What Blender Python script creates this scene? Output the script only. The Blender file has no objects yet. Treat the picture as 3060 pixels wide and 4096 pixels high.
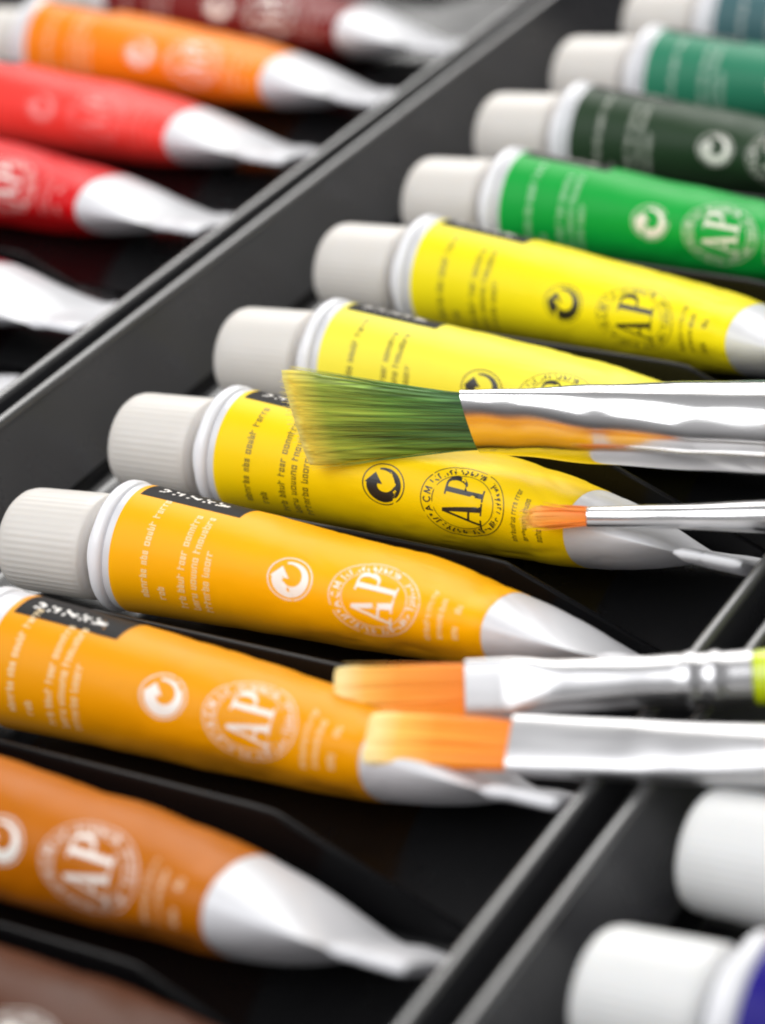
import bpy, bmesh, math, random
from mathutils import Vector, Matrix, noise

MM = 0.001
PI = math.pi
rad = math.radians
scene = bpy.context.scene
col = scene.collection

# ------------------------------------------------------------------ helpers
def srgb(r, g, b):
    def f(c):
        c /= 255.0
        return c / 12.92 if c <= 0.04045 else ((c + 0.055) / 1.055) ** 2.4
    return (f(r), f(g), f(b), 1.0)

class MB:
    """collects vertices / faces (in mm) and links them as one mesh object"""
    def __init__(self):
        self.v = []; self.f = []; self.m = []; self.att = []
    def add(self, verts, faces, mat=0, att=None):
        o = len(self.v)
        self.v += [tuple(p) for p in verts]
        self.f += [tuple(i + o for i in fc) for fc in faces]
        self.m += [mat] * len(faces)
        self.att += list(att) if att is not None else [0.0] * len(verts)
    def rings(self, rows, mat=0, closed=True, cap0=False, cap1=False, att=None):
        n = len(rows[0]); vs = [p for r in rows for p in r]; fs = []
        for i in range(len(rows) - 1):
            for j in range(n if closed else n - 1):
                k = (j + 1) % n
                fs.append((i * n + j, i * n + k, (i + 1) * n + k, (i + 1) * n + j))
        if cap0: fs.append(tuple(reversed(range(n))))
        if cap1: fs.append(tuple((len(rows) - 1) * n + j for j in range(n)))
        self.add(vs, fs, mat, att)
    def build(self, name, mats, parent=None, smooth=True, sharp=40, fix=True, attr=None):
        me = bpy.data.meshes.new(name)
        me.from_pydata([(x * MM, y * MM, z * MM) for x, y, z in self.v], [], self.f)
        for mt in (mats if isinstance(mats, (list, tuple)) else [mats]):
            me.materials.append(mt)
        for p, mi in zip(me.polygons, self.m):
            p.material_index = mi
            p.use_smooth = smooth
        if attr:
            a = me.attributes.new(attr, 'FLOAT', 'POINT')
            a.data.foreach_set('value', self.att)
        if fix:
            bm = bmesh.new(); bm.from_mesh(me)
            bmesh.ops.recalc_face_normals(bm, faces=bm.faces)
            bm.to_mesh(me); bm.free()
        if smooth:
            try: me.set_sharp_from_angle(angle=rad(sharp))
            except Exception: pass
        me.validate(); me.update()
        o = bpy.data.objects.new(name, me)
        col.objects.link(o)
        if parent: o.parent = parent
        return o

def thing(name, label, cat, loc, rotz=0.0, group=None, matrix=None):
    o = bpy.data.objects.new(name, None); col.objects.link(o)
    o.empty_display_size = 0.01
    if matrix is not None: o.matrix_world = matrix
    else:
        o.location = [c * MM for c in loc]; o.rotation_euler = (0, 0, rotz)
    o['label'] = label; o['category'] = cat
    if group: o['group'] = group
    return o

# ------------------------------------------------------------------ materials
def mat(name, color, rough=0.4, metal=0.0, spec=0.5, coat=0.0, bump=0.0, bscale=400.0, var=0.0,
        vscale=60.0, sss=0.0, rvar=0.0, stretch=None, coat_rough=0.1, trans=0.0):
    m = bpy.data.materials.new(name); m.use_nodes = True
    nt = m.node_tree; N = nt.nodes; L = nt.links
    b = N['Principled BSDF']
    b.inputs['Base Color'].default_value = color
    b.inputs['Roughness'].default_value = rough
    b.inputs['Metallic'].default_value = metal
    b.inputs['Specular IOR Level'].default_value = spec
    b.inputs['Coat Weight'].default_value = coat
    b.inputs['Coat Roughness'].default_value = coat_rough
    if sss:
        b.inputs['Subsurface Weight'].default_value = sss
        b.inputs['Subsurface Radius'].default_value = (1, .8, .6)
        b.inputs['Subsurface Scale'].default_value = 0.0012
    tc = N.new('ShaderNodeTexCoord')
    src = tc.outputs['Object']
    if stretch:
        mp = N.new('ShaderNodeMapping'); mp.inputs['Scale'].default_value = stretch
        L.new(src, mp.inputs['Vector']); src = mp.outputs['Vector']
    if var:
        t = N.new('ShaderNodeTexNoise'); t.inputs['Scale'].default_value = vscale; t.inputs['Detail'].default_value = 5
        L.new(src, t.inputs['Vector'])
        r = N.new('ShaderNodeMapRange'); r.inputs['From Min'].default_value = .3; r.inputs['From Max'].default_value = .7
        r.inputs['To Min'].default_value = 1 - var; r.inputs['To Max'].default_value = 1 + var * .4
        L.new(t.outputs['Fac'], r.inputs['Value'])
        mx = N.new('ShaderNodeVectorMath'); mx.operation = 'SCALE'
        mx.inputs[0].default_value = color[:3]
        L.new(r.outputs['Result'], mx.inputs['Scale']); L.new(mx.outputs['Vector'], b.inputs['Base Color'])
    if rvar:
        t = N.new('ShaderNodeTexNoise'); t.inputs['Scale'].default_value = 90; t.inputs['Detail'].default_value = 6
        L.new(src, t.inputs['Vector'])
        r = N.new('ShaderNodeMapRange'); r.inputs['From Min'].default_value = .3; r.inputs['From Max'].default_value = .7
        r.inputs['To Min'].default_value = max(.03, rough - rvar); r.inputs['To Max'].default_value = rough + rvar
        L.new(t.outputs['Fac'], r.inputs['Value']); L.new(r.outputs['Result'], b.inputs['Roughness'])
    if bump:
        t = N.new('ShaderNodeTexNoise'); t.inputs['Scale'].default_value = bscale; t.inputs['Detail'].default_value = 3
        L.new(src, t.inputs['Vector'])
        bp = N.new('ShaderNodeBump'); bp.inputs['Strength'].default_value = bump; bp.inputs['Distance'].default_value = 0.0003
        L.new(t.outputs['Fac'], bp.inputs['Height']); L.new(bp.outputs['Normal'], b.inputs['Normal'])
    return m

def hair_mat(name, stops, rough=0.35, noise_amt=0.25, through=0.3):
    m = bpy.data.materials.new(name); m.use_nodes = True
    nt = m.node_tree; N = nt.nodes; L = nt.links; b = N['Principled BSDF']
    a = N.new('ShaderNodeAttribute'); a.attribute_name = 'along'
    ad = N.new('ShaderNodeAttribute'); ad.attribute_name = 'along'
    r = N.new('ShaderNodeValToRGB'); r.color_ramp.interpolation = 'LINEAR'
    els = r.color_ramp.elements
    els[0].position, els[0].color = stops[0]; els[1].position, els[1].color = stops[-1]
    for p, c in stops[1:-1]:
        e = els.new(p); e.color = c
    L.new(a.outputs['Fac'], r.inputs['Fac'])
    tc = N.new('ShaderNodeTexCoord'); mp = N.new('ShaderNodeMapping'); mp.inputs['Scale'].default_value = (35, 2200, 2200)
    L.new(tc.outputs['Object'], mp.inputs['Vector'])
    t = N.new('ShaderNodeTexNoise'); t.inputs['Scale'].default_value = 1.0; t.inputs['Detail'].default_value = 2
    L.new(mp.outputs['Vector'], t.inputs['Vector'])
    mr = N.new('ShaderNodeMapRange'); mr.inputs['From Min'].default_value = .3; mr.inputs['From Max'].default_value = .7
    mr.inputs['To Min'].default_value = 1 - noise_amt; mr.inputs['To Max'].default_value = 1 + noise_amt
    L.new(t.outputs['Fac'], mr.inputs['Value'])
    mx = N.new('ShaderNodeVectorMath'); mx.operation = 'SCALE'
    # the strands even out towards their pale ends
    inv = N.new('ShaderNodeMapRange'); inv.inputs['From Min'].default_value = .6; inv.inputs['From Max'].default_value = .9
    inv.inputs['To Min'].default_value = 1.0; inv.inputs['To Max'].default_value = .3
    L.new(a.outputs['Fac'], inv.inputs['Value'])
    sb = N.new('ShaderNodeMath'); sb.operation = 'SUBTRACT'; L.new(mr.outputs['Result'], sb.inputs[0]); sb.inputs[1].default_value = 1.0
    ml = N.new('ShaderNodeMath'); ml.operation = 'MULTIPLY_ADD'; L.new(sb.outputs[0], ml.inputs[0]); L.new(inv.outputs['Result'], ml.inputs[1]); ml.inputs[2].default_value = 1.0
    L.new(r.outputs['Color'], mx.inputs[0]); L.new(ml.outputs[0], mx.inputs['Scale'])
    L.new(mx.outputs['Vector'], b.inputs['Base Color'])
    b.inputs['Roughness'].default_value = rough
    b.inputs['Subsurface Weight'].default_value = 0.0
    # thin synthetic filaments let some light through
    tr = N.new('ShaderNodeBsdfTranslucent'); L.new(mx.outputs['Vector'], tr.inputs['Color'])
    ms = N.new('ShaderNodeMixShader'); ms.inputs['Fac'].default_value = through
    out = N['Material Output']
    L.new(b.outputs['BSDF'], ms.inputs[1]); L.new(tr.outputs['BSDF'], ms.inputs[2]); L.new(ms.outputs['Shader'], out.inputs['Surface'])
    return m

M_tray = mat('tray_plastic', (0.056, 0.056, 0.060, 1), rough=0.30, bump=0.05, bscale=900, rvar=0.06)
M_div = mat('tray_rib_and_base_shade', (0.004, 0.004, 0.0045, 1), rough=0.28, spec=0.12, bump=0.03, bscale=300, rvar=0.05)  # rib plastic; also painted along the wall base as its shadow
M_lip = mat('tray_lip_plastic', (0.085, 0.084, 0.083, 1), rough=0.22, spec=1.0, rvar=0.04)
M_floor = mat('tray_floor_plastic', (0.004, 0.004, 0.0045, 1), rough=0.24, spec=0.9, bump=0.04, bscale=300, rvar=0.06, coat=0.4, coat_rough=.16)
M_table = mat('table_dark', (0.05, 0.045, 0.04, 1), rough=0.5, var=.2)
M_white = mat('tube_white_enamel', srgb(216, 216, 219), rough=0.38, coat=0.10, bump=0.04, bscale=120)
M_shoulder = mat('shoulder_white', srgb(240, 240, 243), rough=0.35, coat=0.2)
M_cap = mat('cap_plastic', srgb(215, 210, 203), rough=0.42, sss=0.25, var=0.03, vscale=150)
M_rcap = mat('cap_plastic_bright', srgb(224, 224, 222), rough=0.42, sss=0.25, var=0.03, vscale=150)
M_pw = mat('print_white', srgb(246, 240, 232), rough=0.4)
M_pk = mat('print_black', srgb(30, 26, 22), rough=0.4)
M_bar = mat('print_black_band', srgb(22, 20, 20), rough=0.55, spec=.12)
M_fer = mat('ferrule_metal', (0.76, 0.75, 0.745, 1), rough=0.17, metal=1.0, rvar=0.05, stretch=(1, 8, 8))
M_fer2 = mat('ferrule_satin_metal', (0.57, 0.565, 0.57, 1), rough=0.34, metal=1.0, rvar=0.06, stretch=(1, 8, 8))
M_lime = mat('handle_lime_lacquer', srgb(205, 222, 20), rough=0.25, coat=0.4)
def core_of(name, stops, noise_amt):
    return hair_mat(name, stops, rough=.5, noise_amt=noise_amt, through=0.0)
GREEN = [(0.0, srgb(74, 124, 72)), (0.4, srgb(112, 156, 66)), (0.76, srgb(176, 196, 76)), (0.92, srgb(255, 236, 100)), (1.0, srgb(255, 246, 170))]
ORANGE = [(0.0, srgb(255, 140, 12)), (0.5, srgb(255, 160, 30)), (0.74, srgb(255, 194, 76)), (0.94, srgb(255, 232, 160))]
ORANGE_FINE = [(0.0, srgb(255, 140, 40)), (0.6, srgb(255, 165, 60)), (1.0, srgb(255, 215, 110))]
M_hgreen = hair_mat('green_bristle', GREEN, noise_amt=.6, through=.3)
M_horange = hair_mat('orange_bristle', ORANGE, noise_amt=.12, through=.1)
M_cgreen = core_of('green_bristle_core', GREEN, .85)
M_corange = core_of('orange_bristle_core', ORANGE, .04)
M_corange2 = core_of('orange_fine_bristle_core', ORANGE_FINE, .15)
M_horange2 = hair_mat('orange_fine_bristle', ORANGE_FINE, noise_amt=.15, through=.1)

FINE = {}
def label_mat(name, rgb):
    FINE['label_' + name] = rgb
    return mat('label_' + name, srgb(*rgb), rough=0.42, spec=0.13, coat=0.02, bump=0.12, bscale=130, var=0.04, vscale=90, rvar=0.05, coat_rough=0.15)

# ------------------------------------------------------------------ printed marks (flat polygons, u = reading direction, v = up; mm)
def quad(a, b, w):
    a = Vector(a); b = Vector(b); d = (b - a)
    if d.length < 1e-6: return None
    n = Vector((-d.y, d.x)).normalized() * w / 2
    return [tuple(a + n), tuple(a - n), tuple(b - n), tuple(b + n)]
def annulus(c, r0, r1, a0=0.0, a1=360.0, n=48):
    out = []
    for i in range(n):
        t0 = rad(a0 + (a1 - a0) * i / n); t1 = rad(a0 + (a1 - a0) * (i + 1) / n)
        out.append([(c[0] + r * math.cos(t), c[1] + r * math.sin(t)) for r, t in ((r0, t0), (r1, t0), (r1, t1), (r0, t1))])
    return out

def letters_AP(h):
    """serif capitals A and P as convex quads, box roughly 1.34h wide, centred"""
    P = []
    def q(*pts): P.append([(x * h, y * h) for x, y in pts])
    # A : thin left stroke, heavy right stroke
    q((0.10, 0.0), (0.17, 0.0), (0.41, 0.98), (0.355, 1.0)); q((0.355, 1.0), (0.41, 1.0), (0.41, .9), (0.34, .94))
    q((0.52, 0.0), (0.70, 0.0), (0.45, 1.0), (0.345, 1.0))
    q((0.20, 0.30), (0.56, 0.30), (0.555, 0.355), (0.21, 0.355))
    q((0.0, 0.0), (0.29, 0.0), (0.29, 0.04), (0.0, 0.04)); q((0.42, 0.0), (0.80, 0.0), (0.80, 0.04), (0.42, 0.04))
    # P : heavy stem, bowl
    q((0.93, 0.0), (1.08, 0.0), (1.08, 1.0), (0.93, 1.0))
    q((0.84, 0.0), (1.19, 0.0), (1.19, 0.04), (0.84, 0.04)); q((0.84, 0.96), (0.95, 0.96), (0.95, 1.0), (0.84, 1.0))
    n = 14; pts = []
    for i in range(n + 1):
        t = PI / 2 - PI * i / n
        pts.append(((1.17 + 0.28 * math.cos(t), 0.735 + 0.265 * math.sin(t)), (1.17 + 0.14 * math.cos(t), 0.735 + 0.215 * math.sin(t))))
    for i in range(n): q(pts[i][0], pts[i + 1][0], pts[i + 1][1], pts[i][1])
    q((1.06, 0.95), (1.17, 0.95), (1.17, 1.0), (1.06, 1.0)); q((1.06, 0.47), (1.17, 0.47), (1.17, 0.52), (1.06, 0.52))
    return [[(x - 0.72 * h, y - 0.5 * h) for x, y in p] for p in P]

STROKES = {'A': [((0, 0), (.5, 1)), ((.5, 1), (1, 0)), ((.2, .38), (.8, .38))],
           'C': [((.95, .8), (.6, 1)), ((.6, 1), (.15, .8)), ((.15, .8), (.02, .5)), ((.02, .5), (.15, .2)), ((.15, .2), (.6, 0)), ((.6, 0), (.95, .2))],
           'M': [((0, 0), (0.05, 1)), ((.05, 1), (.5, .2)), ((.5, .2), (.95, 1)), ((.95, 1), (1, 0))],
           'I': [((.5, 0), (.5, 1))]}
rng = random.Random(11)
def fine_print(u0, u1, v, h, seed):
    """a line of print too small to read: letter-sized strokes in word-sized runs"""
    r = random.Random(seed); out = []; u = u0
    while u < u1:
        nchar = r.randint(3, 9)
        for _ in range(nchar):
            w = h * r.uniform(.42, .62)
            if u + w > u1: break
            k = r.random(); s = h * .17; tall = h if r.random() < .3 else h * .74
            out.append(quad((u + s / 2, v), (u + s / 2, v + tall), s))
            if k < .75: out.append(quad((u + w - s / 2, v), (u + w - s / 2, v + h * .72), s))
            if k > .2: out.append(quad((u, v + h * .68), (u + w, v + h * .68), s))
            if k < .55: out.append(quad((u, v + s / 2), (u + w, v + s / 2), s))
            u += w + h * .16
        u += h * .45
    return [q for q in out if q]

def print_polys():
    P = []; T = []   # P: on the label in the print colour; v = -x (letters' tops towards the cap)
    # recycling mark
    c = (0.0, -29.6); R = 3.4
    P += annulus(c, R * .95, R, n=56)
    # dark arrow sweeping round the right and bottom, swelling towards the left
    n = 34
    for i in range(n):
        f0, f1 = i / n, (i + 1) / n
        def pt(f, side):
            a = rad(22 - 290 * f)       # clockwise
            wdt = .08 + .38 * min(1, f * 1.5)
            mid = .74 - .20 * f
            rr = R * (mid + side * wdt / 1.35 * .75)
            return (c[0] + rr * math.cos(a), c[1] + rr * math.sin(a))
        P.append([pt(f0, 1), pt(f0, -1), pt(f1, -1), pt(f1, 1)])
    a = rad(22 - 290)
    e = Vector((math.cos(a), math.sin(a))); tdir = Vector((e.y, -e.x))
    b0 = Vector(c) + e * R * .05; b1 = Vector(c) + e * R * .88; tip = Vector(c) + e * R * .42 + tdir * R * .52
    P.append([tuple(b0), tuple(b1), tuple(tip)])
    # AP seal
    c = (0.0, -42.2)
    P += annulus(c, 6.48, 6.6, n=90); P += annulus(c, 4.74, 4.84, n=72)
    P += [[(x + c[0], y + c[1] - .0) for x, y in q] for q in letters_AP(6.1)]
    for i, ch in enumerate('ACMI'):
        a = rad(90 + 24 - i * 16); base = 5.05; hh = 1.1; ww = .95
        rd = Vector((math.cos(a), math.sin(a))); tg = Vector((rd.y, -rd.x))
        for (s, e2) in STROKES[ch]:
            p0 = Vector(c) + rd * (base + s[1] * hh) + tg * (s[0] - .5) * ww
            p1 = Vector(c) + rd * (base + e2[1] * hh) + tg * (e2[0] - .5) * ww
            P.append(quad(p0, p1, .2))
    r = random.Random(5); ang = 58.0
    while ang > -238:
        if r.random() < .14: ang -= 5; continue
        a = rad(ang); rd = Vector((math.cos(a), math.sin(a))); tg = Vector((rd.y, -rd.x))
        for _ in range(r.randint(2, 3)):
            s = Vector((r.uniform(-.3, .3), r.choice((0, .45, .9)))); e2 = Vector((r.uniform(-.3, .3), r.choice((0, .5, .95))))
            q = quad(Vector(c) + rd * (5.12 + s.y) + tg * s.x, Vector(c) + rd * (5.12 + e2.y) + tg * e2.x, .2)
            if q: P.append(q)
        ang -= 8.2
    # small print near the shoulder and near the end
    for (x, u0, u1, h) in ((7.2, -7.5, 8.5, 1.15), (9.9, -7.5, -4.5, 1.15), (13.2, -8.5, 7.0, 1.15), (15.2, -8.5, 7.0, 1.15), (17.2, -8.5, 1.5, 1.15),
                           (50.6, -5.5, 5.0, .85), (52.3, -5.0, 4.0, .85), (54.6, -4.6, -1.6, 1.05), (54.6, 1.2, 3.6, 1.05)):
        T += fine_print(u0, u1, -x, h, int(x * 10 + u0))
    return [q for q in P if q], [q for q in T if q]
PRINT, SMALL = print_polys()

def band_polys():
    """white lettering strokes on the black band at the top (too edge-on to read)"""
    r = random.Random(3); out = []
    x = 3.0
    while x < 14.0:
        w = r.uniform(1.2, 2.0)
        for _ in range(3):
            q = quad((x + r.uniform(0, w), r.uniform(-2.4, -1.0)), (x + r.uniform(0, w), r.uniform(-2.0, -0.6)), .42)
            if q: out.append(q)
        out.append(quad((x, -2.4), (x, -.6), .42)); x += w + .7
    return [q for q in out if q]
BAND = band_polys()

def subdivide_poly(poly):
    """cut a convex polygon into small cells so that it can follow the tube's surface"""
    flip = lambda pl: [(b, a) for a, b in pl]
    return [flip(q) for p in cut_strips(poly, .7) for q in cut_strips(flip(p), 1.0)]
def cut_strips(poly, step):
    us = [p[0] for p in poly]; lo, hi = min(us), max(us)
    if hi - lo <= step: return [poly]
    n = int(math.ceil((hi - lo) / step)); out = []
    def clip(pts, cut, keep_less):
        res = []
        for i in range(len(pts)):
            p, q = pts[i], pts[(i + 1) % len(pts)]
            ip = (p[0] <= cut) if keep_less else (p[0] >= cut); iq = (q[0] <= cut) if keep_less else (q[0] >= cut)
            if ip: res.append(p)
            if ip != iq:
                t = (cut - p[0]) / (q[0] - p[0]); res.append((cut, p[1] + t * (q[1] - p[1])))
        return res
    for i in range(n):
        a = lo + (hi - lo) * i / n; b = lo + (hi - lo) * (i + 1) / n
        pp = clip(clip(poly, b, True), a, False)
        if len(pp) >= 3: out.append(pp)
    return out
PRINT_CUT = [s for p in PRINT for s in subdivide_poly(p)]
SMALL_CUT = [s for p in SMALL for s in subdivide_poly(p)]

# ------------------------------------------------------------------ the tube
RT = 9.0; LAB = 58.0; TIP = 75.0; CRIMP = 8.0
class TubeShape:
    def __init__(self, tilt, seed=0, p=5.0, tailz=-1.5, tip=TIP, k1=.28):
        self.t = rad(tilt); self.seed = seed; self.p = p; self.k1 = k1; self.tailz = tailz; self.tip = tip
    def ab(self, x):
        f = max(0.0, min(1.0, x / self.tip))
        b = max(RT * (1 - self.k1 * f - (1 - self.k1) * f ** self.p), 0.6)
        lim = 162.0 - b * b
        a = math.sqrt(max(lim, b * b))
        a = min(a, 12.7)
        k = min(1, max(0, x / 25.0))
        return RT + (a - RT) * k, b if x > 0 else RT
    def point(self, x, theta, off=0.0):
        """theta: from the top towards the viewer's side (-Y)"""
        a, b = self.ab(x)
        phi = PI / 2 + theta - self.t
        w = Vector((0, math.cos(self.t), math.sin(self.t))); v = Vector((0, -math.sin(self.t), math.cos(self.t)))
        f = max(0.0, x / LAB)
        cz = self.tailz * min(f, 1.3) ** 2
        c, s = math.cos(phi), math.sin(phi)
        if x > LAB:      # the emptied end: a filled ridge in the middle with flat margins
            ee = 2.0 - .75 * min(1, (x - LAB) / (self.tip - LAB))
            c = math.copysign(abs(c) ** (2 / ee), c); s = math.copysign(abs(s) ** (2 / ee), s)
        n = w * (c / a) + v * (s / b); n.normalize()
        P = Vector((x, 0, cz)) + w * (a * c) + v * (b * s)
        k = min(1, max(0, (x - 8) / 40.0))
        d = noise.noise(Vector((x * .055 + self.seed * 7.1, P.y * .09, P.z * .12 + self.seed))) * .75 * k
        d += noise.noise(Vector((x * .16 + self.seed * 3.3, P.y * .16 + 9, P.z * .2))) * .28 * k
        cr = noise.noise(Vector((x * .20 + P.y * .15 + self.seed, P.y * .08 - x * .04, P.z * .10 + 4.0)))
        d -= .20 * k * max(0, 1 - abs(cr) * 5) ** 2
        if x > LAB - 3: d *= max(0, (self.tip - x) / (self.tip - LAB + 3)) * .55
        P += n * (off + d)
        return P

NSEG = 160
LABX = [0.0, .15] + [float(i) for i in range(1, 58)] + [57.8, 58.0]
def cap_mesh_rows():
    prof = [(-5.0, 6.6), (-5.2, 7.35), (-5.6, 7.6), (-7.0, 7.6), (-16.8, 7.4), (-17.9, 7.32), (-18.8, 7.05), (-19.5, 6.5), (-19.95, 5.8), (-20.1, 4.8), (-20.1, 1.0), (-20.1, 0.02)]
    rows = []; n = 288
    for (x, r) in prof:
        row = []
        rib = 0.028 if -18.0 < x < -6.0 else 0.0
        for j in range(n):
            a = 2 * PI * j / n
            rr = r + rib * (1 if (j % 6) < 3 else -1) * .8
            droop = -1.0 + (x + 5.0) / 15.0 * 1.2
            row.append((x, rr * math.cos(a), rr * math.sin(a) + droop))
        rows.append(row)
    return rows
CAPROWS = cap_mesh_rows()
_capmesh = {}

def make_tube(loc, heading, lab_mat, label, group, tilt=-33, theta0=60, ink='white', seed=1, p=7.0, k1=.41, band=True, capmat=None, tail=True, roll_cap=0, tip=TIP, curl=0.0, lab0=1.0, band_dt=0):
    root = thing('paint_tube', label, 'paint tube', (loc[0], loc[1], loc[2]), rad(heading), group)
    S = TubeShape(tilt, seed, p, tip=tip, k1=k1)
    # --- body: shoulder, wall, wedge to the crimp
    mb = MB()
    rows = []
    for (x, r) in ((-5.3, 4.6), (-4.6, 5.0), (-4.3, 6.3), (-3.5, 6.5), (-3.2, 6.9), (-2.6, 8.3), (-2.3, 9.0), (-1.9, 9.28), (-1.1, 9.30), (-.5, 9.14), (-.3, 8.9), (-.12, 8.6)):
        rows.append([(x, -r * math.sin(2 * PI * j / NSEG), r * math.cos(2 * PI * j / NSEG) + (-.6 if x < -4 else -.3 if x < -3 else 0)) for j in range(NSEG)])
    mb.rings(rows, cap0=True, cap1=True)
    mb.build('shoulder', M_shoulder, root, sharp=50)
    mb = MB(); rows = []
    xs = LABX + [58 + (tip - 58) * i / 24 for i in range(1, 25)]
    for x in xs:
        rows.append([tuple(S.point(x, 2 * PI * j / NSEG)) for j in range(NSEG)])
    mb.rings(rows, cap0=True, cap1=True)
    mb.build('tube_body', M_white, root, sharp=50)
    # --- crimp: folded flat end
    cb = MB()
    t = S.t; w = Vector((0, math.cos(t), math.sin(t))); v = Vector((0, -math.sin(t), math.cos(t)))
    cz = S.tailz * min(tip / LAB, 1.3) ** 2
    rows = []
    for i, (dx, hw, ht) in enumerate(((-.6, 12.55, .5), (0, 12.65, .85), (.5, 12.75, 1.05), (3.0, 12.75, 1.0), (3.3, 12.75, .75), (3.6, 12.75, 1.0), (7.8, 12.75, 1.05), (8.6, 12.7, .9), (9.0, 12.6, .55))):
        row = []
        for j in range(40):
            a = 2 * PI * j / 40
            cx_, sx_ = math.cos(a), math.sin(a)
            yy = hw * math.copysign(abs(cx_) ** .35, cx_); zz = ht * math.copysign(abs(sx_) ** .6, sx_)
            bend = .35 * math.sin(yy * .25 + seed) + curl * max(0, dx) ** 1.3 * .12
            P = Vector((tip + dx, 0, cz)) + w * yy + v * (zz + bend * min(1, max(0, dx) / 3))
            row.append(tuple(P))
        rows.append(row)
    cb.rings(rows, cap0=True, cap1=True)
    cb.build('crimped_end', M_white, root, sharp=35)
    # --- label with its print
    lb = MB()
    lx = [lab0, lab0 + .15] + [x for x in LABX if x > lab0 + .3]
    rows = [[tuple(S.point(x, 2 * PI * j / NSEG, .01 if i in (0, len(lx) - 1) else .06)) for j in range(NSEG)] for i, x in enumerate(lx)]
    lb.rings(rows, mat=0)
    th0 = rad(theta0)
    def wrap(polys, off, mi, tc):
        for pl in polys:
            vs = [tuple(S.point(-vv, tc - uu / RT, off)) for uu, vv in pl]
            lb.add(vs, [tuple(range(len(vs)))], mi)
    # reading direction runs up the visible side: u grows with decreasing theta
    wrap(PRINT_CUT, .10, 1, th0)
    wrap(SMALL_CUT, .10, 4, th0)
    if band:
        n = 24; x0, x1 = lab0 + .9, lab0 + 17.0; t0, t1 = rad(band_dt), rad(band_dt - 70)
        def bandpt(x, k): return tuple(S.point(x, t0 + (t1 - t0) * k / n, .085))
        xsb = [x0 + (x1 - x0) * i / 16 for i in range(17)]
        vs = [bandpt(x, k) for x in xsb for k in range(n + 1)]
        fs = [(i * (n + 1) + k, (i + 1) * (n + 1) + k, (i + 1) * (n + 1) + k + 1, i * (n + 1) + k + 1) for i in range(16) for k in range(n)]
        lb.add(vs, fs, 2)
        for pl in BAND:
            vs = [tuple(S.point(x + lab0, t0 + (u - 1.2) / RT, .12)) for x, u in pl]
            lb.add(vs, [tuple(range(len(vs)))], 3)
    base = FINE[lab_mat.name]; main = M_pw if ink == 'white' else M_pk
    if ink == 'faint':
        main = mat('faint_print_on_' + lab_mat.name, srgb(*[base[i] + (250 - base[i]) * .4 for i in range(3)]), rough=.4)
    inkc = (40, 34, 20) if ink == 'black' else (246, 240, 232); mixf = {'white': .68, 'black': .62, 'faint': .3}[ink]
    fine = mat('fine_print_on_' + lab_mat.name, srgb(*[base[i] + (inkc[i] - base[i]) * mixf for i in range(3)]), rough=.4)
    lb.build('label', [lab_mat, main, M_bar, M_pw, fine], root, sharp=60)
    # --- ribbed screw cap
    cm = capmat or M_cap
    if cm.name not in _capmesh:
        cp = MB(); cp.rings(CAPROWS, cap0=True)
        o = cp.build('cap', cm, root, sharp=70); _capmesh[cm.name] = o.data
    else:
        o = bpy.data.objects.new('cap', _capmesh[cm.name]); col.objects.link(o); o.parent = root
    return root

S0 = 30.61
GM = 'paint tubes in the middle tray'
GL = 'paint tubes in the left tray'
GR = 'paint tubes in the right tray'
# middle tray, near to far: loc(x, y), heading, colour, ink, tilt, theta0
make_tube((9.5, -S0 + .6, 0), 0.5, label_mat('umber', (80, 40, 16)), 'dark brown paint tube nearest the viewer, cut off at the bottom left corner', GM, tilt=-20, theta0=56, seed=2)
make_tube((-1.2, -0.6, 0), 0.3, label_mat('raw_sienna', (188, 104, 4)), 'brownish ochre orange paint tube between the dark brown tube and a lighter orange one', GM, tilt=-38, theta0=54, seed=3, p=8.0, k1=.31)
make_tube((.6, 30.8, 0), 1.4, label_mat('yellow_ochre', (240, 158, 2)), 'mid orange paint tube whose white tail lies under the two flat orange brushes', GM, tilt=-36, theta0=50, seed=4, p=7.5, k1=.36, lab0=2.6, band_dt=9)
make_tube((1.0, 61.3, 0), 2.0, label_mat('deep_yellow', (255, 180, 2)), 'yellow-orange paint tube with white print, in front of the golden yellow tube', GM, tilt=-34, theta0=53, seed=5)
make_tube((-.2, 91.0, 0), 0.0, label_mat('golden_yellow', (254, 214, 4)), 'golden yellow paint tube with crisp black seal, lying beneath the green bristles', GM, tilt=-33, theta0=61, ink='black', seed=6, p=7.0, k1=.37)
make_tube((-.6, 121.8, 0), 0.0, label_mat('lemon', (255, 240, 74)), 'light lemon yellow paint tube half hidden behind the big brush ferrule', GM, theta0=62, ink='black', seed=7)
make_tube((-1.6, 154.6, 0), -2.4, label_mat('bright_yellow', (253, 234, 24)), 'bright yellow paint tube next to the bright green tube, black print in view', GM, tilt=-27, theta0=66, ink='black', seed=8, p=7.0, k1=.37)
make_tube((-.9, 184.5, 0), -.8, label_mat('bright_green', (16, 166, 64)), 'bright green paint tube with a white recycling mark, beside the bright yellow tube', GM, theta0=63, seed=9)
make_tube((-2.6, 215.5, 0), -.5, label_mat('dark_green', (40, 62, 40)), 'very dark olive green paint tube between bright green and sea green tubes', GM, theta0=62, seed=10)
make_tube((-1.6, 245.8, 0), -.5, label_mat('sea_green', (50, 132, 100)), 'muted sea green paint tube beyond the dark olive green one', GM, theta0=62, seed=11)
make_tube((-.6, 276.2, 0), 0, label_mat('grey_teal', (72, 108, 112)), 'greyish teal paint tube farthest away, at the top right edge', GM, theta0=62, seed=12)
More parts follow.
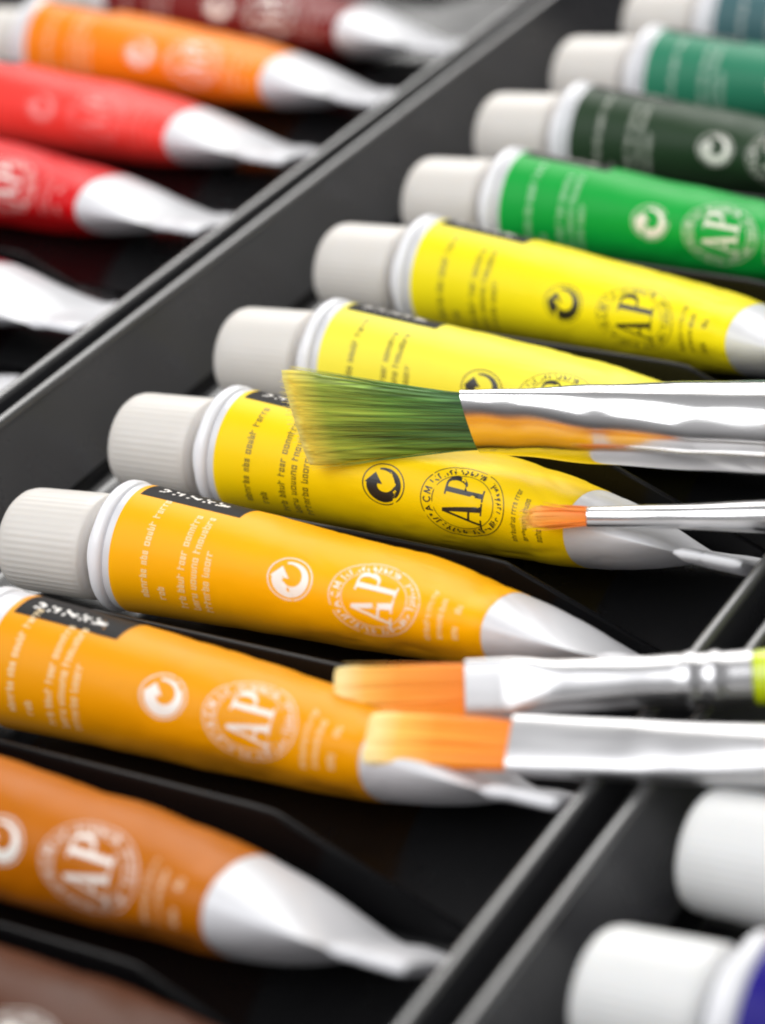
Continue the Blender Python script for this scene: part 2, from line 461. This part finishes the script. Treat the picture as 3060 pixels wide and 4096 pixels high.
# left tray
LX = -131.0
make_tube((LX + 2.4, 253.8, 0), 0, label_mat('maroon', (122, 36, 34)), 'maroon paint tube at the far end of the left tray', GL, tilt=-20, theta0=60, seed=13)
make_tube((LX + 1.8, 225.6, 0), 0, label_mat('orange', (250, 138, 24)), 'orange paint tube with a white mark, between the maroon and coral red tubes', GL, tilt=-20, theta0=58, seed=14)
make_tube((LX - .8, 195.2, 0), 0.3, label_mat('coral', (248, 68, 60)), 'coral red paint tube below the orange one in the left tray', GL, tilt=-20, theta0=58, seed=15, ink='faint')
make_tube((LX + 1.2, 163.4, 0), 0.3, label_mat('red', (214, 16, 22)), 'pure red paint tube just below the coral red one in the left tray', GL, tilt=-20, theta0=60, seed=16)
make_tube((LX + 2.5, 125.0, 0), 0, label_mat('crimson', (150, 14, 36)), 'paint tube in the left tray showing only its plain white tail at the left edge', GL, tilt=-18, theta0=60, seed=17)
make_tube((LX + 0.5, 97.0, 0), 0, label_mat('wine', (110, 16, 40)), 'nearest paint tube in the left tray, just its pale crimp showing at the left edge', GL, tilt=-20, theta0=60, seed=18)
# right tray
make_tube((119.0, 29.8, 0.6), 0.0, label_mat('violet', (92, 40, 130)), 'white-capped paint tube in the right tray, cap just below the lowest flat brush', GR, tilt=-22, theta0=60, seed=19, capmat=M_rcap)
make_tube((118.6, 2.4, 0.6), 0.0, label_mat('ultramarine', (34, 22, 130)), 'blue-violet paint tube with a large white cap at the bottom right corner', GR, tilt=-22, theta0=60, seed=20, capmat=M_rcap, band=False, lab0=0.0)

# ------------------------------------------------------------------ trays
ZF = -10.6; ZT = 5.0
def tray(name, label, xl, xr, wl, wr, div_ys, div_x0, div_x1, zt=0.4, ZF=-10.6, y0=-95.0, y1=330.0):
    """xl/xr: inner edges of the lips at the top; wl/wr: how far the walls lean in at the floor"""
    root = thing(name, label, 'tray', ((xl + xr) / 2, (y0 + y1) / 2, ZF - 1.0), 0, 'black plastic trays side by side')
    ox, oy, oz = (xl + xr) / 2, (y0 + y1) / 2, ZF - 1.0
    lip = 0.95
    def arc(cx, cz, r, a0, a1, n): return [(cx + r * math.cos(rad(a0 + (a1 - a0) * i / n)), cz + r * math.sin(rad(a0 + (a1 - a0) * i / n))) for i in range(n + 1)]
    prof = [(xl - 2 * lip - .2, ZF - 1.0)]
    prof += arc(xl - lip, ZT - lip, lip, 180, 0, 10)
    prof += [(xl + wl * .02, ZT - 2 * lip)]
    prof += [(xl + wl - 1.2, ZF + 2.2)] + [(xl + wl - .5, ZF + .8), (xl + wl + 1.0, ZF + .12), (xl + wl + 2.5, ZF)]
    prof += [(xr - wr - 2.5, ZF), (xr - wr - 1.0, ZF + .12), (xr - wr + .5, ZF + .8), (xr - wr + 1.2, ZF + 2.2)]
    prof += [(xr - wr * .02, ZT - 2 * lip)]
    prof += arc(xr + lip, ZT - lip, lip, 180, 0, 10)
    prof += [(xr + 2 * lip + .2, ZF - 1.0)]
    mb = MB()
    rows = [[(x - ox, y - oy, z - oz) for x, z in prof] for y in (y0, y1)]
    # split along y so that shading stays even
    ny = 12
    rows = [[(x - ox, y0 + (y1 - y0) * k / ny - oy, z - oz) for x, z in prof] for k in range(ny + 1)]
    mb.rings(rows, closed=True, cap0=False, cap1=False)
    # end walls
    for y, s in ((y0, -1), (y1, 1)):
        xa, xb = xl - 2 * lip, xr + 2 * lip
        vs = [(xa - ox, y - oy, 0), (xb - ox, y - oy, 0), (xb - ox, y - oy, ZT - .5 - oz), (xa - ox, y - oy, ZT - .5 - oz)]
        vs += [(p[0], p[1] + s * 2.0, p[2]) for p in vs]
        mb.add(vs, [(0, 1, 2, 3), (7, 6, 5, 4), (0, 4, 5, 1), (1, 5, 6, 2), (2, 6, 7, 3), (3, 7, 4, 0)])
    o = mb.build('tray_shell', [M_tray, M_floor, M_lip, M_div], root, sharp=40, fix=True)
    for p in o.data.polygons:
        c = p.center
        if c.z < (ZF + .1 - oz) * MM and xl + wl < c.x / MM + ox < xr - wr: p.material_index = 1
        elif c.z < (ZF + 2.3 - oz) * MM and abs(p.normal.y) < .5: p.material_index = 3  # shadow at the foot of the walls, painted with the rib black
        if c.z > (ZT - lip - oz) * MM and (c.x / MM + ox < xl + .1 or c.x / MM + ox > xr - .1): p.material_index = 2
    # moulded ribs between the tubes: level, then sloping down to the floor
    for yd in div_ys:
        d = MB(); rows = []
        stations = [(div_x0, ZF), (div_x0 + 3.0, ZF + 8), (div_x0 + 5.0, zt - .6), (div_x0 + 7.0, zt)] + [(div_x1 - 12, zt + .5), (div_x1 - 4, zt + .6), (div_x1 - 1.2, zt + .45), (div_x1, zt), (div_x1 + 2, zt - .8)]
        x = div_x1 + 2; z = zt - .8
        stations += [(x + 8, z - 3.3), (x + 16, z - 6.6), (x + 23, z - 9.5), (x + 27, ZF - .2)]
        for (x, z) in stations:
            hh = max(z - ZF, 0.0)
            base = 1.0 + hh * .22
            half = [(-base - 1.2, ZF - .2), (-base, ZF + .15 * min(hh, 1)), (-.62, ZF + hh * .86), (-.5, ZF + hh * .965), (-.28, ZF + hh * .994), (0, ZF + hh)]
            pr = half + [(-a, b) for a, b in reversed(half[:-1])]
            rows.append([(x - ox, yd + a - oy, b - oz) for a, b in pr])
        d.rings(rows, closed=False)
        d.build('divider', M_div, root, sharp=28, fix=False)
    return root

tray('plastic_tray', 'black ribbed plastic tray holding the brown, orange, yellow and green tubes', -33.6, 85.6, 7.5, 3.0, [S0 * (k + .5) - 1.2 for k in range(-2, 10)], -2.0, 53.0)
tray('plastic_tray', 'black plastic tray holding the maroon, orange, coral and red tubes', -157.5, -40.2, 4.0, 3.5, [S0 * (k + .5) + 7.5 for k in range(-2, 10)], -133.0, -78.0, -4.5, -9.0)
tray('plastic_tray', 'black plastic tray holding the white-capped tubes in the bottom right corner', 93.6, 212.0, 6.0, 3.0, [S0 * (k + .5) - 6.0 for k in range(-2, 10)], 117.0, 172.0, -3.0)

mb = MB()
mb.add([(-600, -600, -13.0), (700, -600, -13.0), (700, 800, -13.0), (-600, 800, -13.0)], [(0, 1, 2, 3)])
tb = mb.build('table_top', M_table, None, smooth=False); tb['kind'] = 'structure'

# ------------------------------------------------------------------ brushes
def superellipse(w, t, e, n=48):
    out = []
    for j in range(n):
        a = 2 * PI * j / n; c, s = math.cos(a), math.sin(a)
        out.append((w * math.copysign(abs(c) ** (2 / e), c), t * math.copysign(abs(s) ** (2 / e), s)))
    return out

def make_brush(p0, p1, wide_deg, label, stations, hair, handle, fmat, hmat, shear=0.0):
    """p0: ferrule mouth, p1: a point towards the handle (mm); wide_deg: how far the flat's width is turned up from level"""
    a = (Vector(p1) - Vector(p0)).normalized()
    n = Vector((0, 0, 1)).cross(a).normalized()           # level, across the brush
    up = a.cross(n)
    w = n * math.cos(rad(wide_deg)) + up * math.sin(rad(wide_deg))
    z = a.cross(w)
    Mx = Matrix(((a.x, w.x, z.x, p0[0] * MM), (a.y, w.y, z.y, p0[1] * MM), (a.z, w.z, z.z, p0[2] * MM), (0, 0, 0, 1)))
    root = thing('paint_brush', label, 'paintbrush', None, group='paintbrushes laid across the tubes', matrix=Mx)
    # ferrule
    fb = MB()
    rows = []
    # finely interpolate stations
    st = []
    for i in range(len(stations) - 1):
        s0, w0, t0, e0 = stations[i]; s1, w1, t1, e1 = stations[i + 1]
        k = max(1, int((s1 - s0) / 1.2))
        for q in range(k):
            f = q / k; g = f * f * (3 - 2 * f) if (s1 - s0) > 4 else f
            st.append((s0 + (s1 - s0) * f, w0 + (w1 - w0) * g, t0 + (t1 - t0) * g, e0 + (e1 - e0) * g))
    st.append(stations[-1])
    s0 = st[0]
    rows.append([(s0[0] + .5 - shear * y, y, zz) for y, zz in superellipse(s0[1] * .90, s0[2] * .72, s0[3])])
    rows.append([(s0[0] - .05 - shear * y, y, zz) for y, zz in superellipse(s0[1] * .94, s0[2] * .82, s0[3])])
    for (s, ww, tt, e) in st:
        rows.append([(s + .12 - shear * y * max(0, 1 - s / 14.0), y, zz) for y, zz in superellipse(ww, tt, e)])
    fb.rings(rows, cap1=True)
    fb.build('ferrule', fmat, root, sharp=38)
    # handle
    hs = st[-1]
    hb = MB(); rows = []
    for (s, r) in [(hs[0] - 1.0, hs[1] * .86)] + [(hs[0] + d, hs[1] * k) for d, k in ((.14, .90), (.6, .98), (4, 1.06), (12, 1.25), (22, 1.28), (45, 1.0), (80, .75), (105, .6), (118, .5), (121, .38), (122, .1))]:
        rows.append([(s, y, zz) for y, zz in superellipse(r, r, 2)])
    hb.rings(rows, cap0=True, cap1=True)
    hb.build('handle', hmat[1], root, sharp=50)
    # bristles: a bundle of fine tapered filaments leaving the ferrule mouth
    L, spread_w, spread_t, count, r0, round_corner, jitter, core = hair
    R = random.Random(int(L * 100) + count)
    bb = MB()
    W, T = s0[1] * .88, s0[2] * .72
    # the packed inside of the bundle, round which the loose filaments lie
    rows = []; att = []
    for k in range(15):
        f = k / 14 * core; e = f ** 1.25
        end = 1.0 if k < 12 else (.97, .85, .45)[k - 12]
        for_tip = 1 - .25 * f
        ring = []
        for y, zz in superellipse(1, 1, max(2.2, s0[3]), 72):
            ww = W * (1 + (spread_w - 1) * e) * (.97 if k < 12 else (1.0, .98, .94)[k - 12]); tt = T * (1 + (spread_t * for_tip - 1) * e) * .95 * end
            gro = 1 + .05 * noise.noise(Vector((y * 9, zz * 3, f * .6)))
            ring.append((1.2 - f * (L + 1.2) - shear * y * W * (1 + .4 * f) + (round_corner * 9 * max(0, abs(y) - .6) ** 2 * f * 2), y * ww, zz * tt * gro))
        rows.append(ring); att += [max(0, (f * (L + 1.2) - 1.2) / L)] * 72
    bb.rings(rows, mat=1, att=att, cap1=True)
    for i in range(count):
        while True:
            u, v = R.uniform(-1, 1), R.uniform(-1, 1)
            if abs(u) ** s0[3] + abs(v) ** s0[3] <= 1: break
        ln = L * (1 - round_corner * max(0, abs(u) - .55) ** 2 / .2) * R.uniform(1 - jitter, 1.0)
        tipy = u * W * spread_w + R.gauss(0, .22 + .25 * jitter); tipz = v * T * spread_t + R.gauss(0, .18)
        segs = 6; prev = []
        bow = R.gauss(0, .18)
        rows = []; att = []
        for k in range(segs + 1):
            f = k / segs
            e = f ** 1.25
            y = u * W * (1 - e) + tipy * e + bow * math.sin(f * PI); zz = v * T * (1 - e) + tipz * e + bow * .5 * math.sin(f * PI)
            r = r0 * (1 - .72 * max(0, f - .35) / .65)
            rows.append([(1.2 - f * (ln + 1.2) - shear * u * W * (1 + .4 * f), y + r * math.cos(q * PI / 2), zz - r * math.sin(q * PI / 2)) for q in range(4)])
            att += [min(1, max(0, (f * (ln + 1.2) - 1.2) / L))] * 4
        bb.rings(rows, att=att, cap1=True)
    bb.build('bristles', [hmat[0], hmat[2]], root, fix=False, sharp=180, attr='along')
    return root

# big flat brush, green bristles with yellow tips, standing on its edge across the yellow tubes
make_brush((40.8, 87.9, 13.9), (80.0, 98.4, 14.9), 82, 'large silver-ferruled paintbrush with splayed green bristles tipped yellow',
           [(0, 4.55, 1.6, 2.6), (6, 4.8, 2.0, 2.5), (18, 5.6, 3.9, 2.2), (32, 6.2, 5.8, 2.0), (44, 6.5, 6.5, 2.0), (62, 6.1, 6.1, 2.0)],
           (26.0, 1.9, 1.6, 420, .065, .05, .08, .97), None, M_fer, (M_hgreen, M_lime, M_cgreen), shear=.27)
# small round brush
make_brush((61.8, 80.5, 7.1), (84.2, 86.4, 8.6), 60, 'thin round paintbrush with a short orange tip on the golden yellow tube tail',
           [(0, 1.35, 1.1, 2.0), (10, 1.6, 1.5, 2.0), (26, 2.2, 2.2, 2.0), (40, 2.3, 2.3, 2.0)],
           (9.5, 1.35, 1.0, 90, .10, .4, .2, .85), None, M_fer, (M_horange2, M_lime, M_corange2))
# flat brush with lime handle
rings = []
make_brush((65.8, 37.4, 7.1), (97.2, 50.0, 8.9), 50, 'flat paintbrush with orange bristles, bright satin ferrule and lime green handle, above its neighbour',
           [(0, 3.75, 1.35, 4.0), (5.6, 3.75, 1.4, 4.0), (6.4, 3.7, 1.7, 3.2), (11, 3.2, 2.6, 2.3), (22, 3.1, 3.0, 2.0), (26.4, 3.25, 3.25, 2.0), (26.8, 3.5, 3.5, 2.0), (27.6, 3.5, 3.5, 2.0), (28.0, 3.25, 3.25, 2.0),
            (29.4, 3.25, 3.25, 2.0), (29.8, 3.5, 3.5, 2.0), (30.6, 3.5, 3.5, 2.0), (31.0, 3.25, 3.25, 2.0), (34.6, 3.35, 3.35, 2.0)],
           (16.5, 1.12, 1.15, 60, .10, .10, .03, .985), None, M_fer2, (M_horange, M_lime, M_corange))
# flat brush below it
make_brush((75.8, 29.4, 6.9), (104.5, 36.4, 8.2), 26, 'flat paintbrush with orange bristles and plain grey ferrule, lowest of the four brushes',
           [(0, 3.75, 1.35, 4.0), (14, 3.75, 1.6, 3.4), (20, 3.7, 2.0, 2.8), (38, 3.95, 3.5, 2.1), (58, 3.9, 3.9, 2.0)],
           (18.0, 1.08, 1.15, 60, .10, .10, .03, .985), None, M_fer2, (M_horange, M_lime, M_corange))

# ------------------------------------------------------------------ light
world = bpy.data.worlds.new('World'); scene.world = world; world.use_nodes = True
nt = world.node_tree; bg = nt.nodes['Background']
tc = nt.nodes.new('ShaderNodeTexCoord'); sep = nt.nodes.new('ShaderNodeSeparateXYZ'); ramp = nt.nodes.new('ShaderNodeValToRGB')
nt.links.new(tc.outputs['Generated'], sep.inputs[0])
mr = nt.nodes.new('ShaderNodeMapRange'); mr.inputs['From Min'].default_value = -1; mr.inputs['From Max'].default_value = 1
nt.links.new(sep.outputs['Z'], mr.inputs['Value']); nt.links.new(mr.outputs['Result'], ramp.inputs['Fac'])
e = ramp.color_ramp.elements
e[0].position = .48; e[0].color = (.10, .10, .105, 1); e[1].position = 1.0; e[1].color = (1.12, 1.12, 1.14, 1)
k = e.new(.62); k.color = (.5, .5, .51, 1); k2 = e.new(.76); k2.color = (.8, .8, .815, 1)
nt.links.new(ramp.outputs['Color'], bg.inputs['Color'])
fr = nt.nodes.new('ShaderNodeMapRange'); fr.inputs['From Min'].default_value = -1; fr.inputs['From Max'].default_value = 1
fr.inputs['To Min'].default_value = 0.85; fr.inputs['To Max'].default_value = 0.14   # unseen glow added behind the viewer for ferrule reflections, dimmed ahead for dark floors
nt.links.new(sep.outputs['Y'], fr.inputs['Value']); nt.links.new(fr.outputs['Result'], bg.inputs['Strength'])

def area(name, loc, target, size, energy, color=(1, 1, 1), size_y=None):
    d = bpy.data.lights.new(name, 'AREA'); d.shape = 'RECTANGLE'; d.size = size; d.size_y = size_y or size; d.energy = energy; d.color = color
    o = bpy.data.objects.new(name, d); col.objects.link(o)
    o.location = loc
    o.rotation_euler = (Vector(target) - Vector(loc)).to_track_quat('-Z', 'Y').to_euler()
    return o
area('window_light', (-.32, .86, .70), (.03, .10, 0), .9, 17.0, (1.0, .985, .96))
area('soft_light', (-.30, -.46, .66), (.03, .06, 0), .75, 9.0, (.97, .98, 1.0))

# ------------------------------------------------------------------ camera
cam = bpy.data.cameras.new('camera'); co = bpy.data.objects.new('camera', cam); col.objects.link(co)
yaw, pit, rol = 0.5514262380969428, 1.0490494640698567, -0.09491227451618098
co.matrix_world = Matrix.Translation((.20650504646, -.20668836721, .19504946124)) @ (Matrix.Rotation(yaw, 4, 'Z') @ Matrix.Rotation(pit, 4, 'X') @ Matrix.Rotation(rol, 4, 'Z'))
cam.sensor_fit = 'VERTICAL'; cam.sensor_height = 36.0; cam.sensor_width = 36.0 * 765 / 1024
cam.lens = 6000.27 / 2212 * 36.0
cam.clip_start = 0.02; cam.clip_end = 20.0
cam.dof.use_dof = True
fwd = co.matrix_world.to_3x3() @ Vector((0, 0, -1))
cam.dof.focus_distance = (Vector((.043, .084, .003)) - co.matrix_world.translation).dot(fwd)
cam.dof.aperture_fstop = 12.5
scene.camera = co

scene.view_settings.view_transform = 'Standard'; scene.view_settings.look = 'None'
scene.view_settings.exposure = -0.38; scene.view_settings.gamma = 1.0
scene.render.engine = 'CYCLES'
scene.cycles.use_denoising = True
scene.cycles.max_bounces = 14; scene.cycles.diffuse_bounces = 8; scene.cycles.transmission_bounces = 8; scene.cycles.glossy_bounces = 5
scene.cycles.filter_width = 2.1
